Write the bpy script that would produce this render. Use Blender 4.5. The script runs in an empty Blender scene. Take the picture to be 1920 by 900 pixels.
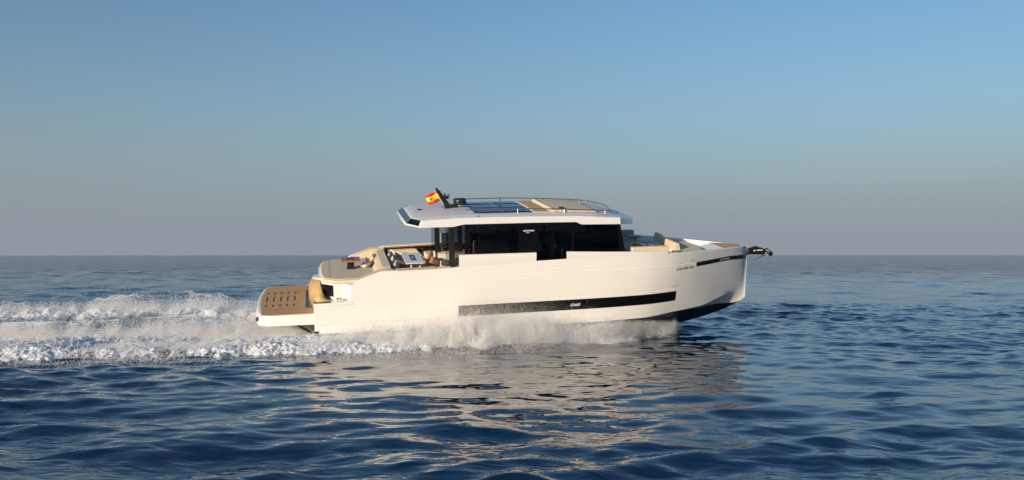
import bpy, math, random
import numpy as np
from mathutils import Matrix, Vector
R = math.radians
random.seed(7); rng = np.random.default_rng(7)
sc = bpy.context.scene
C = sc.collection

# ------------------------------------------------------------------ camera
CAM_Z = 3.3            # metres above the datum (the sea lies at WZ)
WZ = 0.25
cd = bpy.data.cameras.new('camera'); cam = bpy.data.objects.new('camera', cd); C.objects.link(cam)
cam.location = (0, 0, CAM_Z); cam.rotation_euler = (R(90), 0, 0)
cd.sensor_width = 36; cd.lens = 31.875; cd.shift_y = 28/1920
cd.clip_start = 0.1; cd.clip_end = 60000
sc.camera = cam

# ------------------------------------------------------------------ light
SUN_EL, SUN_AZ = 8.5, 37.0      # degrees; azimuth measured from behind the camera towards the left
sd = Vector((-math.sin(R(SUN_AZ))*math.cos(R(SUN_EL)), -math.cos(R(SUN_AZ))*math.cos(R(SUN_EL)), math.sin(R(SUN_EL))))
sl = bpy.data.lights.new('sun', 'SUN'); sl.energy = 4.1; sl.angle = R(0.6); sl.color = (1.0, 0.835, 0.645)
so = bpy.data.objects.new('sun', sl); C.objects.link(so)
so.rotation_euler = sd.to_track_quat('Z', 'Y').to_euler()
w = bpy.data.worlds.new('World'); sc.world = w; w.use_nodes = True
nt = w.node_tree; nt.nodes.clear()
sky = nt.nodes.new('ShaderNodeTexSky'); sky.sky_type = 'NISHITA'; sky.sun_disc = False
sky.sun_elevation = R(SUN_EL); sky.sun_rotation = math.atan2(sd.x, sd.y)
sky.altitude = 0; sky.air_density = 1.0; sky.dust_density = 1.0; sky.ozone_density = 1.6
# marine aerosol: greys the lowest degrees of the sky all the way round
wg = nt.nodes.new('ShaderNodeTexCoord'); ws_ = nt.nodes.new('ShaderNodeSeparateXYZ'); nt.links.new(wg.outputs['Generated'], ws_.inputs[0])
ramp = nt.nodes.new('ShaderNodeValToRGB'); ramp.color_ramp.interpolation = 'B_SPLINE'
e = ramp.color_ramp.elements
e[0].position = 0.0; e[0].color = (1, 1, 1, 1); e[1].position = 1.0; e[1].color = (0, 0, 0, 1)
for p_, v_ in ((.04, .92), (.09, .68), (.16, .30), (.27, .06)):
    q_ = e.new(p_); q_.color = (v_, v_, v_, 1)
nt.links.new(ws_.outputs['Z'], ramp.inputs[0])
aer = nt.nodes.new('ShaderNodeMix'); aer.data_type = 'RGBA'; aer.inputs[7].default_value = (2.0, 2.26, 2.64, 1)
tint = nt.nodes.new('ShaderNodeVectorMath'); tint.operation = 'MULTIPLY'; tint.inputs[1].default_value = (.70, .93, 1.13)
nt.links.new(sky.outputs[0], tint.inputs[0])
nt.links.new(ramp.outputs[0], aer.inputs[0]); nt.links.new(tint.outputs[0], aer.inputs[6])
bg = nt.nodes.new('ShaderNodeBackground'); bg.inputs[1].default_value = 0.105
wo = nt.nodes.new('ShaderNodeOutputWorld')
nt.links.new(aer.outputs[2], bg.inputs[0]); nt.links.new(bg.outputs[0], wo.inputs[0])
sc.view_settings.view_transform = 'Standard'; sc.view_settings.look = 'None'
sc.view_settings.exposure = 0.41; sc.view_settings.gamma = 1; sc.view_settings.use_curve_mapping = False
sc.cycles.max_bounces = 8; sc.cycles.transparent_max_bounces = 24

# ------------------------------------------------------------------ materials
def pmat(name, col, rough=0.5, metal=0.0, spec=0.5, coat=0.0, vary=0.0, vscale=6.0, bump=0.0, bscale=40.0, ior=1.45):
    m = bpy.data.materials.new(name); m.use_nodes = True
    n = m.node_tree.nodes; l = m.node_tree.links; b = n['Principled BSDF']
    b.inputs['Base Color'].default_value = (*col, 1); b.inputs['Roughness'].default_value = rough
    b.inputs['Metallic'].default_value = metal; b.inputs['Specular IOR Level'].default_value = spec
    b.inputs['Coat Weight'].default_value = coat; b.inputs['Coat Roughness'].default_value = 0.05
    b.inputs['IOR'].default_value = ior
    tc = n.new('ShaderNodeTexCoord')
    if vary:
        t = n.new('ShaderNodeTexNoise'); t.inputs['Scale'].default_value = vscale; t.inputs['Detail'].default_value = 5
        l.new(tc.outputs['Object'], t.inputs['Vector'])
        r = n.new('ShaderNodeMapRange'); r.inputs['From Min'].default_value = .3; r.inputs['From Max'].default_value = .7
        r.inputs['To Min'].default_value = 1-vary; r.inputs['To Max'].default_value = 1+vary*.5
        l.new(t.outputs['Fac'], r.inputs['Value'])
        x = n.new('ShaderNodeVectorMath'); x.operation = 'SCALE'; x.inputs[0].default_value = col
        l.new(r.outputs[0], x.inputs['Scale']); l.new(x.outputs[0], b.inputs['Base Color'])
    if bump:
        t = n.new('ShaderNodeTexNoise'); t.inputs['Scale'].default_value = bscale; t.inputs['Detail'].default_value = 3
        l.new(tc.outputs['Object'], t.inputs['Vector'])
        bp = n.new('ShaderNodeBump'); bp.inputs['Strength'].default_value = bump; bp.inputs['Distance'].default_value = 0.02
        l.new(t.outputs['Fac'], bp.inputs['Height']); l.new(bp.outputs[0], b.inputs['Normal'])
    return m

def plank_mat(name, col, gap, width, axis='Y'):
    m = pmat(name, col, 0.6, vary=0.18, vscale=9)
    n = m.node_tree.nodes; l = m.node_tree.links; b = n['Principled BSDF']
    src = b.inputs['Base Color'].links[0].from_socket
    tc = n.new('ShaderNodeTexCoord'); s = n.new('ShaderNodeSeparateXYZ'); l.new(tc.outputs['Object'], s.inputs[0])
    f = n.new('ShaderNodeMath'); f.operation = 'DIVIDE'; f.inputs[1].default_value = width; l.new(s.outputs[axis], f.inputs[0])
    g = n.new('ShaderNodeMath'); g.operation = 'FRACT'; l.new(f.outputs[0], g.inputs[0])
    h = n.new('ShaderNodeMath'); h.operation = 'LESS_THAN'; h.inputs[1].default_value = 0.1; l.new(g.outputs[0], h.inputs[0])
    x = n.new('ShaderNodeMix'); x.data_type = 'RGBA'; l.new(h.outputs[0], x.inputs[0]); l.new(src, x.inputs[6])
    x.inputs[7].default_value = (*gap, 1); l.new(x.outputs[2], b.inputs['Base Color'])
    return m

def glass_mat(name, tint, rough=0.02):
    m = bpy.data.materials.new(name); m.use_nodes = True
    n = m.node_tree.nodes; l = m.node_tree.links; n.clear()
    o = n.new('ShaderNodeOutputMaterial'); t = n.new('ShaderNodeBsdfTransparent'); t.inputs[0].default_value = (*tint, 1)
    g = n.new('ShaderNodeBsdfGlossy'); g.inputs['Roughness'].default_value = rough
    fr = n.new('ShaderNodeFresnel'); fr.inputs[0].default_value = 1.5
    x = n.new('ShaderNodeMixShader'); l.new(fr.outputs[0], x.inputs[0]); l.new(t.outputs[0], x.inputs[1]); l.new(g.outputs[0], x.inputs[2])
    l.new(x.outputs[0], o.inputs[0])
    return m

M = {
 'white': pmat('gelcoat_white', (0.80, 0.775, 0.73), 0.22, coat=0.3),
 'roof': pmat('gelcoat_roof', (0.74, 0.73, 0.72), 0.3, coat=0.3, vary=0.02, vscale=1.5),
 'rooft': pmat('roof_top_shade', (0.56, 0.56, 0.58), 0.45),  # grey of the sun grazing the roof top, put into the colour
 'black': pmat('antifoul_black', (0.012, 0.013, 0.016), 0.45, vary=0.2),
 'gloss': pmat('black_glass', (0.004, 0.004, 0.005), 0.06),
 'matte': pmat('black_metal', (0.012, 0.012, 0.013), 0.35),
 'radar': pmat('radar_black', (0.02, 0.018, 0.017), 0.3),
 'teak': plank_mat('teak_deck', (0.50, 0.30, 0.135), (0.36, 0.21, 0.10), 0.065),
 'teakp': pmat('teak_plain', (0.56, 0.36, 0.15), 0.5, vary=0.12, vscale=5),
 'wood': pmat('varnished_teak', (0.42, 0.16, 0.045), 0.3, coat=0.4, vary=0.2, vscale=14),
 'woodt': pmat('table_veneer', (0.27, 0.16, 0.12), 0.35, vary=0.15, vscale=14),
 'woodd': pmat('shaded_veneer', (0.10, 0.055, 0.04), 0.35, vary=0.15, vscale=14),  # aft bow table: the cabin's shade put into the wood colour
 'beige': pmat('beige_vinyl', (0.66, 0.53, 0.36), 0.6, vary=0.06, vscale=5, bump=.25, bscale=60),
 'sand': pmat('sand_fabric', (0.57, 0.50, 0.38), 0.8, vary=0.08, vscale=7, bump=.35, bscale=90),
 'taupe': pmat('taupe_fabric', (0.40, 0.36, 0.30), 0.85, vary=0.1, bump=.4, bscale=90),
 'grey': pmat('pale_grey_fabric', (0.56, 0.53, 0.50), 0.85, vary=0.1, bump=.4, bscale=60),
 'brown': pmat('brown_fabric', (0.34, 0.19, 0.10), 0.85, vary=0.12, bump=.4, bscale=60),
 'mauve': pmat('brown_grey_fabric', (0.22, 0.17, 0.145), 0.85, vary=0.12, bump=.4, bscale=60),
 'cream': pmat('cream_fabric', (0.72, 0.66, 0.56), 0.85, vary=0.06, bump=.4, bscale=60),
 'chrome': pmat('stainless', (0.62, 0.61, 0.6), 0.22, metal=1.0),
 'rail': pmat('brushed_rail', (0.3, 0.3, 0.31), 0.3, metal=0.9),
 'gold': pmat('bronze_bright', (0.7, 0.52, 0.3), 0.3, metal=1.0),
 'solar': pmat('solar_cells', (0.015, 0.035, 0.075), 0.12, vary=0.12, vscale=3),
 'blueg': pmat('vent_glass', (0.03, 0.05, 0.075), 0.08),
 'red': pmat('flag_red', (0.62, 0.02, 0.025), 0.7), 'yellow': pmat('flag_yellow', (0.85, 0.58, 0.02), 0.7),
 'crest': pmat('flag_crest', (0.12, 0.13, 0.10), 0.7),
 'navy': pmat('runner_blue', (0.03, 0.085, 0.15), 0.6), 'orange': pmat('print_orange', (0.7, 0.17, 0.06), 0.6),
 'tabw': pmat('table_white', (0.72, 0.72, 0.74), 0.25, coat=.2),
 'seam': pmat('seam_dark', (0.06, 0.055, 0.05), 0.6),
 'letter': pmat('grey_letters', (0.10, 0.10, 0.10), 0.5), 'letterw': pmat('white_letters', (0.8, 0.8, 0.8), 0.4),
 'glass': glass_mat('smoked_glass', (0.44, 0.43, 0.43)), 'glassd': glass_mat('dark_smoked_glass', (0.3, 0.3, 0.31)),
 'clear': glass_mat('clear_tinted_glass', (0.74, 0.76, 0.79)),
 'inner': pmat('saloon_fabric', (0.75, 0.62, 0.45), 0.8),
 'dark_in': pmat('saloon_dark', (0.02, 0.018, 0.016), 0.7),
}

# ------------------------------------------------------------------ mesh helper
class MB:
    def __init__(s): s.v = []; s.f = []; s.m = []
    def add(s, vs, fs, mi=0):
        o = len(s.v); s.v += [tuple(map(float, p)) for p in vs]
        s.f += [tuple(i+o for i in f) for f in fs]; s.m += [mi]*len(fs); return s
    def box(s, x0, x1, y0, y1, z0, z1, mi=0):
        vs = [(x, y, z) for x in (x0, x1) for y in (y0, y1) for z in (z0, z1)]
        return s.add(vs, [(0,1,3,2),(4,6,7,5),(0,4,5,1),(2,3,7,6),(0,2,6,4),(1,5,7,3)], mi)
    def hexa(s, bot, top, mi=0):            # n-gon bottom and top rings
        n = len(bot)
        fs = [tuple(range(n))[::-1], tuple(range(n, 2*n))] + [(i, (i+1) % n, (i+1) % n+n, i+n) for i in range(n)]
        return s.add(list(bot)+list(top), fs, mi)
    def prism(s, poly, z0, z1, mi=0):       # plan polygon
        return s.hexa([(x, y, z0) for x, y in poly], [(x, y, z1) for x, y in poly], mi)
    def side(s, poly, y0, y1, mi=0):        # XZ polygon pulled across Y
        return s.hexa([(x, y0, z) for x, z in poly], [(x, y1, z) for x, z in poly], mi)
    def tube(s, pts, r, n=10, mi=0):
        pts = [Vector(p) for p in pts]; rr = r if isinstance(r, (list, tuple)) else [r]*len(pts); rings = []
        up = Vector((0, 0, 1))
        for i, p in enumerate(pts):
            d = (pts[min(i+1, len(pts)-1)]-pts[max(i-1, 0)]).normalized()
            a = d.cross(up if abs(d.z) < .9 else Vector((1, 0, 0))).normalized(); b = d.cross(a)
            rings.append([p+(a*math.cos(t)+b*math.sin(t))*rr[i] for t in [2*math.pi*k/n for k in range(n)]])
        vs = [q for g in rings for q in g]; fs = []
        for i in range(len(pts)-1):
            for k in range(n): fs.append((i*n+k, i*n+(k+1) % n, (i+1)*n+(k+1) % n, (i+1)*n+k))
        fs += [tuple(range(n))[::-1], tuple((len(pts)-1)*n+k for k in range(n))]
        return s.add(vs, fs, mi)
    def lathe(s, c, prof, n=28, mi=0, axis='z'):
        vs = []
        for r, h in prof:
            for k in range(n):
                t = 2*math.pi*k/n; a, b = r*math.cos(t), r*math.sin(t)
                vs.append({'z': (c[0]+a, c[1]+b, c[2]+h), 'y': (c[0]+a, c[1]+h, c[2]+b), 'x': (c[0]+h, c[1]+a, c[2]+b)}[axis])
        fs = [(i*n+k, i*n+(k+1) % n, (i+1)*n+(k+1) % n, (i+1)*n+k) for i in range(len(prof)-1) for k in range(n)]
        fs += [tuple(range(n))[::-1], tuple((len(prof)-1)*n+k for k in range(n))]
        return s.add(vs, fs, mi)
    def grid(s, rows, mi=0, close=False):
        n = len(rows[0]); vs = [p for r in rows for p in r]; fs = []
        for i in range(len(rows)-1):
            for k in range(n if close else n-1):
                k2 = (k+1) % n; fs.append((i*n+k, i*n+k2, (i+1)*n+k2, (i+1)*n+k))
        return s.add(vs, fs, mi)
    def build(s, name, mats, parent=None, bevel=0.0, smooth=35, seg=2, label=None):
        me = bpy.data.meshes.new(name); me.from_pydata(s.v, [], s.f)
        if not isinstance(mats, (list, tuple)): mats = [mats]
        for m in mats: me.materials.append(M[m] if isinstance(m, str) else m)
        me.polygons.foreach_set('material_index', s.m)
        import bmesh
        bm = bmesh.new(); bm.from_mesh(me); bmesh.ops.recalc_face_normals(bm, faces=bm.faces); bm.to_mesh(me); bm.free()
        if smooth:
            me.polygons.foreach_set('use_smooth', [True]*len(me.polygons)); me.set_sharp_from_angle(angle=R(smooth))
        me.update()
        o = bpy.data.objects.new(name, me); C.objects.link(o)
        if parent: o.parent = parent
        if bevel:
            b = o.modifiers.new('bevel', 'BEVEL'); b.width = bevel; b.segments = seg; b.limit_method = 'ANGLE'; b.angle_limit = R(40)
            b.harden_normals = False
        if label: o['label'] = label
        return o

def tag(o, label=None, cat=None, group=None, kind=None):
    if label: o['label'] = label
    if cat: o['category'] = cat
    if group: o['group'] = group
    if kind: o['kind'] = kind
    return o
BM = Matrix.Translation((0, 34, 0)) @ Matrix.Rotation(R(12), 4, 'Z') @ Matrix.Rotation(R(-2.3), 4, 'Y') @ Matrix.Rotation(R(10.4), 4, 'X')
def boat(p): return BM @ Vector(p)
def thing(name, label, cat, at=(0, 0, 0), group=None, rot=None):   # Empty carried by the boat's attitude, at boat coords `at`
    o = bpy.data.objects.new(name, None); C.objects.link(o); o.empty_display_size = .3
    m = BM @ Matrix.Translation(at)
    if rot: m = m @ rot
    o.matrix_world = m
    return tag(o, label, cat, group)
def interp(tab):
    xs = [t[0] for t in tab]; ys = [t[1] for t in tab]; n = len(xs)
    d = [(ys[i+1]-ys[i])/(xs[i+1]-xs[i]) for i in range(n-1)]
    m = [d[0]] + [0 if d[i-1]*d[i] <= 0 else 2*d[i-1]*d[i]/(d[i-1]+d[i]) for i in range(1, n-1)] + [d[-1]]
    def f(x):
        if x <= xs[0]: return ys[0]
        if x >= xs[-1]: return ys[-1]
        i = max(k for k in range(n-1) if xs[k] <= x); h = xs[i+1]-xs[i]; t = (x-xs[i])/h
        return ((2*t**3-3*t*t+1)*ys[i]+(t**3-2*t*t+t)*h*m[i]+(-2*t**3+3*t*t)*ys[i+1]+(t**3-t*t)*h*m[i+1])
    return f
def text_mesh(name, txt, size, mat, parent, loc, rot, bold=0.0, shear=0.0, warp=None):
    cu = bpy.data.curves.new(name, 'FONT'); cu.body = txt; cu.size = size; cu.extrude = 0.0015; cu.offset = bold; cu.shear = shear
    t = bpy.data.objects.new(name, cu); C.objects.link(t)
    me = bpy.data.meshes.new_from_object(t.evaluated_get(bpy.context.evaluated_depsgraph_get()))
    bpy.data.objects.remove(t); me.name = name
    me.transform(Matrix.Translation(loc) @ rot)
    if warp:
        for v in me.vertices: v.co = warp(v.co)
    me.materials.clear(); me.materials.append(M[mat])
    o = bpy.data.objects.new(name, me); C.objects.link(o); o.parent = parent
    return o

# ================================================================== YACHT
Y = thing('motor_yacht', 'white motor yacht with black windows and teak decks speeding across the sea', 'yacht')
hb = interp([(-7.2, 2.42), (2.6, 2.42), (4.2, 2.37), (5.25, 2.2), (6.2, 1.87), (7.2, 1.38), (8.15, .86), (8.7, .53), (9.1, .25), (9.33, .03)])
def hs(X):
    pts = [(-7.2, 2.45), (-6.02, 2.46), (-5.92, 3.02), (-5.84, 3.11), (-4.98, 3.42), (-2.33, 3.45), (0.34, 3.58), (1.44, 3.61), (5.2, 3.59), (7.2, 3.48), (9.33, 3.34)]
    return float(np.interp(X, [p[0] for p in pts], [p[1] for p in pts]))
hcz = interp([(-7.2, 1.41), (-4.5, 1.38), (0, 1.27), (4.3, 1.26), (5.7, 1.33), (6.95, 1.37), (7.85, 1.53), (9.07, 1.78), (9.33, 1.86)])
hcb = interp([(-7.2, 2.36), (2, 2.3), (4.3, 2.1), (5.7, 1.72), (6.95, 1.25), (7.85, .82), (9.07, .17), (9.33, .02)])
hkz = interp([(-7.2, .25), (3, .18), (5.5, .26), (6.98, .47), (8.13, .75), (8.97, 1.05), (9.25, 1.19), (9.33, 1.3)])
hbt = interp([(5.6, 0.0), (6.3, .03), (7.2, .2), (8.1, .48), (8.6, .72), (9.1, .95), (9.33, 1.0)])
gA = interp([(-6, 3.05), (-2.4, 3.12), (2.3, 3.2), (5.8, 3.165), (8, 3.15), (9.33, 3.03)])
gB = interp([(-7.2, 2.19), (-2.9, 2.24), (4.1, 2.26), (5.8, 2.3), (9.33, 2.4)])
gC = interp([(-7.2, 1.70), (-2.4, 1.72), (9.33, 2.05)])
def hy(X, z):                                  # half-breadth of the topside at height z
    b, bc, zs, zc = hb(X), hcb(X), 3.5, hcz(X)
    t = min(max((zs-z)/(zs-zc), 0), 1)
    return b-(b-bc)*t**1.8
def sstep(a, b, x): t = min(max((x-a)/(b-a), 0), 1); return t*t*(3-2*t)
def section(X):
    zs = hs(X); P = []
    dA = .022*sstep(-5.9, -5.6, X)*(1-sstep(6.0, 6.6, X)); dB = .032*(1-sstep(4.6, 6.1, X)); dC = .03*(1-sstep(-2.9, -2.4, X))
    def pt(z, d=0):
        z = min(z, zs); P.append((hy(X, z)-d, z))
    zt = [zs, zs-.04, (zs+gA(X))/2, gA(X)+.014]
    for z in zt: pt(z)
    pt(gA(X), dA); pt(gA(X)-.022)
    for k in range(1, 6): pt(gA(X)-.016+(gB(X)+.03-gA(X))*k/6)
    pt(gB(X)+.014); pt(gB(X), dB); pt(gB(X)-.024, dB*.35)
    for k in range(1, 4): pt(gB(X)-.018+(gC(X)+.032-gB(X))*k/4, dB*.35)
    pt(gC(X)+.014, dB*.35); pt(gC(X), dC+dB*.35); pt(gC(X)-.02, dC+dB*.35)
    pt((gC(X)+hcz(X))/2-.01, dC*.8); pt(hcz(X), dC*.8)
    n = len(P); c = P[-1]; k = (0.012, hkz(X)); bt = hbt(X)
    sub = [bt*.5, bt, bt+(1-bt)*.25, bt+(1-bt)*.5, bt+(1-bt)*.75, 1]
    for t in sub:
        fl = .06*math.sin(math.pi*t)*min(1, c[0])          # slight hollow
        P.append((c[0]+(k[0]-c[0])*t - fl, c[1]+(k[1]-c[1])*t + 0))
    return P, n
XS = sorted(set([round(x, 3) for x in list(np.arange(-7.18, 5, .3))+list(np.arange(5, 8.4, .12))+list(np.arange(8.4, 9.33, .05))] +
     [-7.18, -6.03, -6.02, -5.92, -5.84, -4.98, -2.33, .34, 1.44, 9.33]))
hull = MB(); near = []; far = []
for X in XS:
    P, n = section(X); near.append([(X + (.05 if X > 9.3 else 0), -y, z) for y, z in P]); far.append([(X+(.05 if X > 9.3 else 0), y, z) for y, z in P])
for rows in (near, far):
    o = len(hull.v); hull.grid(rows)
    nc = len(rows[0])
    for i in range(len(rows)-1):
        for k in range(nc-1):
            if k >= n+1: hull.m[-(len(rows)-1)*(nc-1)+i*(nc-1)+k] = 1
# transom and stem closure
P0 = near[0]; F0 = far[0]; hull.add(P0+F0[::-1], [tuple(range(2*len(P0)))])
PN = near[-1]; FN = far[-1]
for k in range(len(PN)-1): hull.add([PN[k], PN[k+1], FN[k+1], FN[k]], [(0, 1, 2, 3)])
hull.build('hull', ['white', 'black'], Y, smooth=28)

# strips lying on the hull skin
def skin(X, z, off): return (X, -(hy(X, z)+off), z)
def strip(name, xs, ztop, zbot, mat, off=.006, side=-1, thick=.02, **k):
    m = MB(); rows = []
    for X in xs:
        a = [skin(X, ztop(X)-(ztop(X)-zbot(X))*t, off) for t in (0, .33, .66, 1)]
        b = [skin(X, ztop(X)-(ztop(X)-zbot(X))*t, off-thick) for t in (1, .66, .33, 0)]
        rows.append([(p[0], p[1]*(-side), p[2]) for p in a+b])
    m.grid(rows, close=True); m.add(rows[0], [tuple(range(8))]); m.add(rows[-1], [tuple(range(8))])
    return m.build(name, mat, Y, smooth=30, **k)
for sd_ in (-1, 1):
    hw = strip('hull_window', np.linspace(-2.375, 5.69, 40), lambda X: 2.13+.02*(X+2.4)/8, lambda X: 1.757+.022*(X+2.4)/8, 'gloss', side=sd_)
    if sd_ == -1:
        text_mesh('model_number', 'D60', 0.135, 'letterw', hw, (1.575, 0, 1.90), Matrix.Rotation(R(90), 4, 'X') @ Matrix.Scale(1.45, 4, (1, 0, 0)), bold=.0015, shear=.2,
                  warp=lambda c: Vector((c.x, -(hy(c.x, c.z)+.011)+c.y*.4, c.z)))
    bs = strip('bow_stripe', list(np.linspace(6.54, 9.32, 40)), lambda X: float(np.interp(X, [6.54, 8.28, 9.33], [3.135, 3.125, 3.02])),
          lambda X: float(np.interp(X, [6.54, 8.28, 9.33], [2.975, 2.975, 2.86])), 'gloss', side=sd_)
    if sd_ == -1:
        text_mesh('bow_lettering', 'DE ANTONIO', 0.085, 'letterw', bs, (7.75, 0, 3.02), Matrix.Rotation(R(90), 4, 'X'), bold=.001,
                  warp=lambda c: Vector((c.x, -(hy(c.x, c.z)+.012)+c.y*.4, c.z)))
text_mesh('registration_lettering', 'ES DEA 60001 G526', 0.135, 'letter', Y, (5.62, 0, 2.93), Matrix.Rotation(R(90), 4, 'X') @ Matrix.Rotation(R(1.2), 4, 'Z') @ Matrix.Scale(.68, 4, (1, 0, 0)), bold=.0,
          warp=lambda c: Vector((c.x, -(hy(c.x, c.z)+.008)+c.y*.4, c.z)))

# --- raised bulwarks beside the deckhouse (with the boarding gap on this side) and bow coaming
def wall(x0, x1, zb, zt, side, name='bulwark', thick=.12, nx=14, endr=0):
    m = MB(); rows = []
    for i in range(nx+1):
        X = x0+(x1-x0)*i/nx; yo = hy(X, 3.5)-.006; top = zt(X)
        if endr and i == nx: top = zb(X)+.02
        rows.append([(X, side*yo, zb(X)-.05), (X, side*yo, top-.02), (X, side*(yo-.03), top), (X, side*(yo-thick), top), (X, side*(yo-thick), zb(X)-.4)])
    m.grid(rows, close=True); m.add(rows[0], [tuple(range(5))]); m.add(rows[-1], [tuple(range(5))])
    return m.build(name, 'white', Y, bevel=.008)
for s in (-1, 1):
    wall(-2.33, .34, hs, lambda X: 3.885-.01*(X+2.3), s)
    if s == 1: wall(.34, 1.44, hs, lambda X: 3.86, s)
    wall(1.44, 5.22, hs, lambda X: 3.85-.17*(X-1.44)/3.8, s, endr=0)
# --- foredeck, coaming cap round the bow
cap = MB()
bx = [x for x in XS if x >= 5.2]
for s in (-1, 1):
    rows = [[(X, s*(hb(X)-.002), hs(X)-.03), (X, s*(hb(X)-.01), hs(X)+.012), (X - (.12 if X > 9 else 0), s*max(hb(X)-.16, .0), hs(X)+.012), (X-(.12 if X > 9 else 0), s*max(hb(X)-.17, .0), hs(X)-.35)] for X in bx]
    cap.grid(rows)
cap.build('bow_coaming', 'white', Y, smooth=30)
def deck(name, x0, x1, z, mat, inset=.1, n=24, parent=Y):
    xs = [x0+(x1-x0)*i/n for i in range(n+1)]
    poly = [(x, -(max(hb(x)-inset, .01))) for x in xs]+[(x, max(hb(x)-inset, .01)) for x in xs[::-1]]
    return MB().prism(poly, z-.03, z).build(name, mat, parent, smooth=0)
deck('fore_deck', 3.3, 9.2, 3.14, 'white')
# anchor-locker teak top and the white step aft of it
ad = MB(); xs = np.linspace(8.12, 9.0, 14)
poly = [(x, -(hb(x)-.13)) for x in xs]+[(9.05, 0)]+[(x, (hb(x)-.13)) for x in xs[::-1]]
ad.prism(poly, 3.30, 3.40); ad.build('locker_deck', 'teak', Y, smooth=0)
st = MB(); st.hexa([(7.1, -1.3, 3.05), (8.11, -.8, 3.05), (8.11, .8, 3.05), (7.1, 1.3, 3.05)], [(7.1, -1.3, 3.22), (8.11, -.8, 3.395), (8.11, .8, 3.395), (7.1, 1.3, 3.22)])
st.build('bow_step', 'white', Y, bevel=.02)
MB().box(7.45, 7.75, -.75, -.70, 3.33, 3.36).build('step_handle', 'seam', Y)
# bow sunpad, its backrest, lounge seats
bp = MB(); px = [5.9, 6.3, 6.8, 7.1]
poly = [(5.95, -1.55), (6.5, -1.5), (7.0, -1.2), (7.2, -.6), (7.25, 0), (7.2, .6), (7.0, 1.2), (6.5, 1.5), (5.95, 1.55)]
bp.prism(poly, 3.15, 3.47); bp.build('bow_sunpad', 'sand', Y, bevel=.05, seg=3)
MB().side([(5.92, 3.45), (6.22, 3.45), (6.15, 3.73), (5.97, 3.76)], -.98, .50).build('bow_backrest', 'beige', Y, bevel=.03, seg=3)
MB().side([(5.95, 3.45), (6.2, 3.45), (6.12, 3.80), (6.0, 3.82)], .56, 1.2).build('bow_backrest', 'beige', Y, bevel=.04, seg=3)
MB().side([(5.82, 3.3), (6.10, 3.3), (6.10, 3.45), (5.88, 3.49)], -1.2, 1.25).build('backrest_base', 'white', Y, bevel=.01)
for s in (-1, 1):
    MB().box(3.92, 5.3, min(s*1.5, s*2.0), max(s*1.5, s*2.0), 3.14, 3.56).build('bow_bench', 'white', Y, bevel=.02)
    MB().box(3.95, 5.35, min(s*1.72, s*1.98), max(s*1.72, s*1.98), 3.55, 3.82).build('bench_backrest', 'beige' if s < 0 else 'taupe', Y, bevel=.03, seg=3)  # far backrest takes the darker fabric: cabin shadow put into its colour
    MB().box(3.95, 5.3, min(s*1.25, s*1.7), max(s*1.25, s*1.7), 3.5, 3.6).build('bench_cushion', 'taupe', Y, bevel=.03, seg=3)
MB().box(5.3, 5.86, -1.2, 1.2, 3.14, 3.42).build('bow_console', 'white', Y, bevel=.02)
MB().side([(3.75, 3.14), (4.15, 3.14), (4.1, 3.62), (3.8, 3.68)], -1.2, 1.2).build('forward_sofa', 'taupe', Y, bevel=.04, seg=3)

# --- deckhouse
dh = thing
hz0, hz1 = 3.35, 4.86
def glasspane(name, pts, mat='glass', parent=Y, thick=.012, **k):
    a = [Vector(p) for p in pts]; n = (a[1]-a[0]).cross(a[2]-a[0]).normalized()*thick
    return MB().hexa([p for p in a], [p-n for p in a]).build(name, mat, parent, smooth=0, **k)
def zt_(X): return float(np.interp(X, [-2.1, 2.0, 3.5], [4.86, 4.82, 4.70]))
fr = None
for s in (-1, 1):
    y = s*2.03
    # near black frame with mullions as one part, panes apart
    fm = MB()
    for x0, x1 in ((-2.08, -1.9), (-.22, -.14), (.42, .50), (.96, 1.03), (1.68, 1.78)):
        fm.box(x0, x1, y-.04, y+.005*(-s if s > 0 else 1), 3.3, zt_(x0)-.005)
    fm.box(-2.08, 3.42, y-.03, y+.03, 3.3, 3.44)
    fm.side([(3.30, 4.70), (3.45, 4.70), (3.68, 3.6), (3.5, 3.6)], y-.04, y+.02)
    fm.side([(-2.08, 4.86), (2.0, 4.82), (3.4, 4.70), (3.4, 4.63), (2.0, 4.74), (-2.08, 4.79)], y-.03, y+.015)
    f = fm.build('window_frame', 'gloss', Y, smooth=0)
    for nm, x0, x1, zb in (('side_window', -1.9, -.22, 3.44), ('side_window', -.14, .42, 3.44), ('side_door', .5, .96, 3.36), ('side_door', 1.03, 1.68, 3.36), ('side_window', 1.78, 3.42, 3.44)):
        t0, t1 = zt_(x0)-.07, zt_(x1)-.07
        pts = [(x0, y, zb), (x1 if x1 < 3 else 3.56, y, zb), (x1 if x1 < 3 else 3.33, y, t1), (x0, y, t0)]
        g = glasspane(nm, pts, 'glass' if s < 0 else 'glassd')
        if nm == 'side_door': MB().box(x0+.04, x0+.07, y-.05, y-.03, 3.9, 4.1).build('handle', 'matte', g)
    if s < 0:
        lg = text_mesh('lettering', 'DE ANTONIO', 0.062, 'letterw', f, (-.045, y-.047, 4.56), Matrix.Rotation(R(90), 4, 'X'), bold=.0025)
        lg = text_mesh('lettering', 'YACHTS', 0.034, 'letterw', f, (.04, y-.047, 4.505), Matrix.Rotation(R(90), 4, 'X'), bold=.001)
        MB().box(-.14, .42, y-.043, y-.04, 3.44, 4.72).build('sign_panel', 'gloss', f, smooth=0)
wsn = 10; rows = []
for i in range(wsn+1):
    t = -1+2*i/wsn; yy = 2.03*t; bul = .42*(1-t*t)
    rows.append([(3.60+bul, yy, 3.55), (3.50+bul, yy, 4.1), (3.36+bul, yy, 4.72-.1*(1-t*t))])
ws = MB().grid(rows); wso = ws.build('windshield', 'glass', Y)
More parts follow.
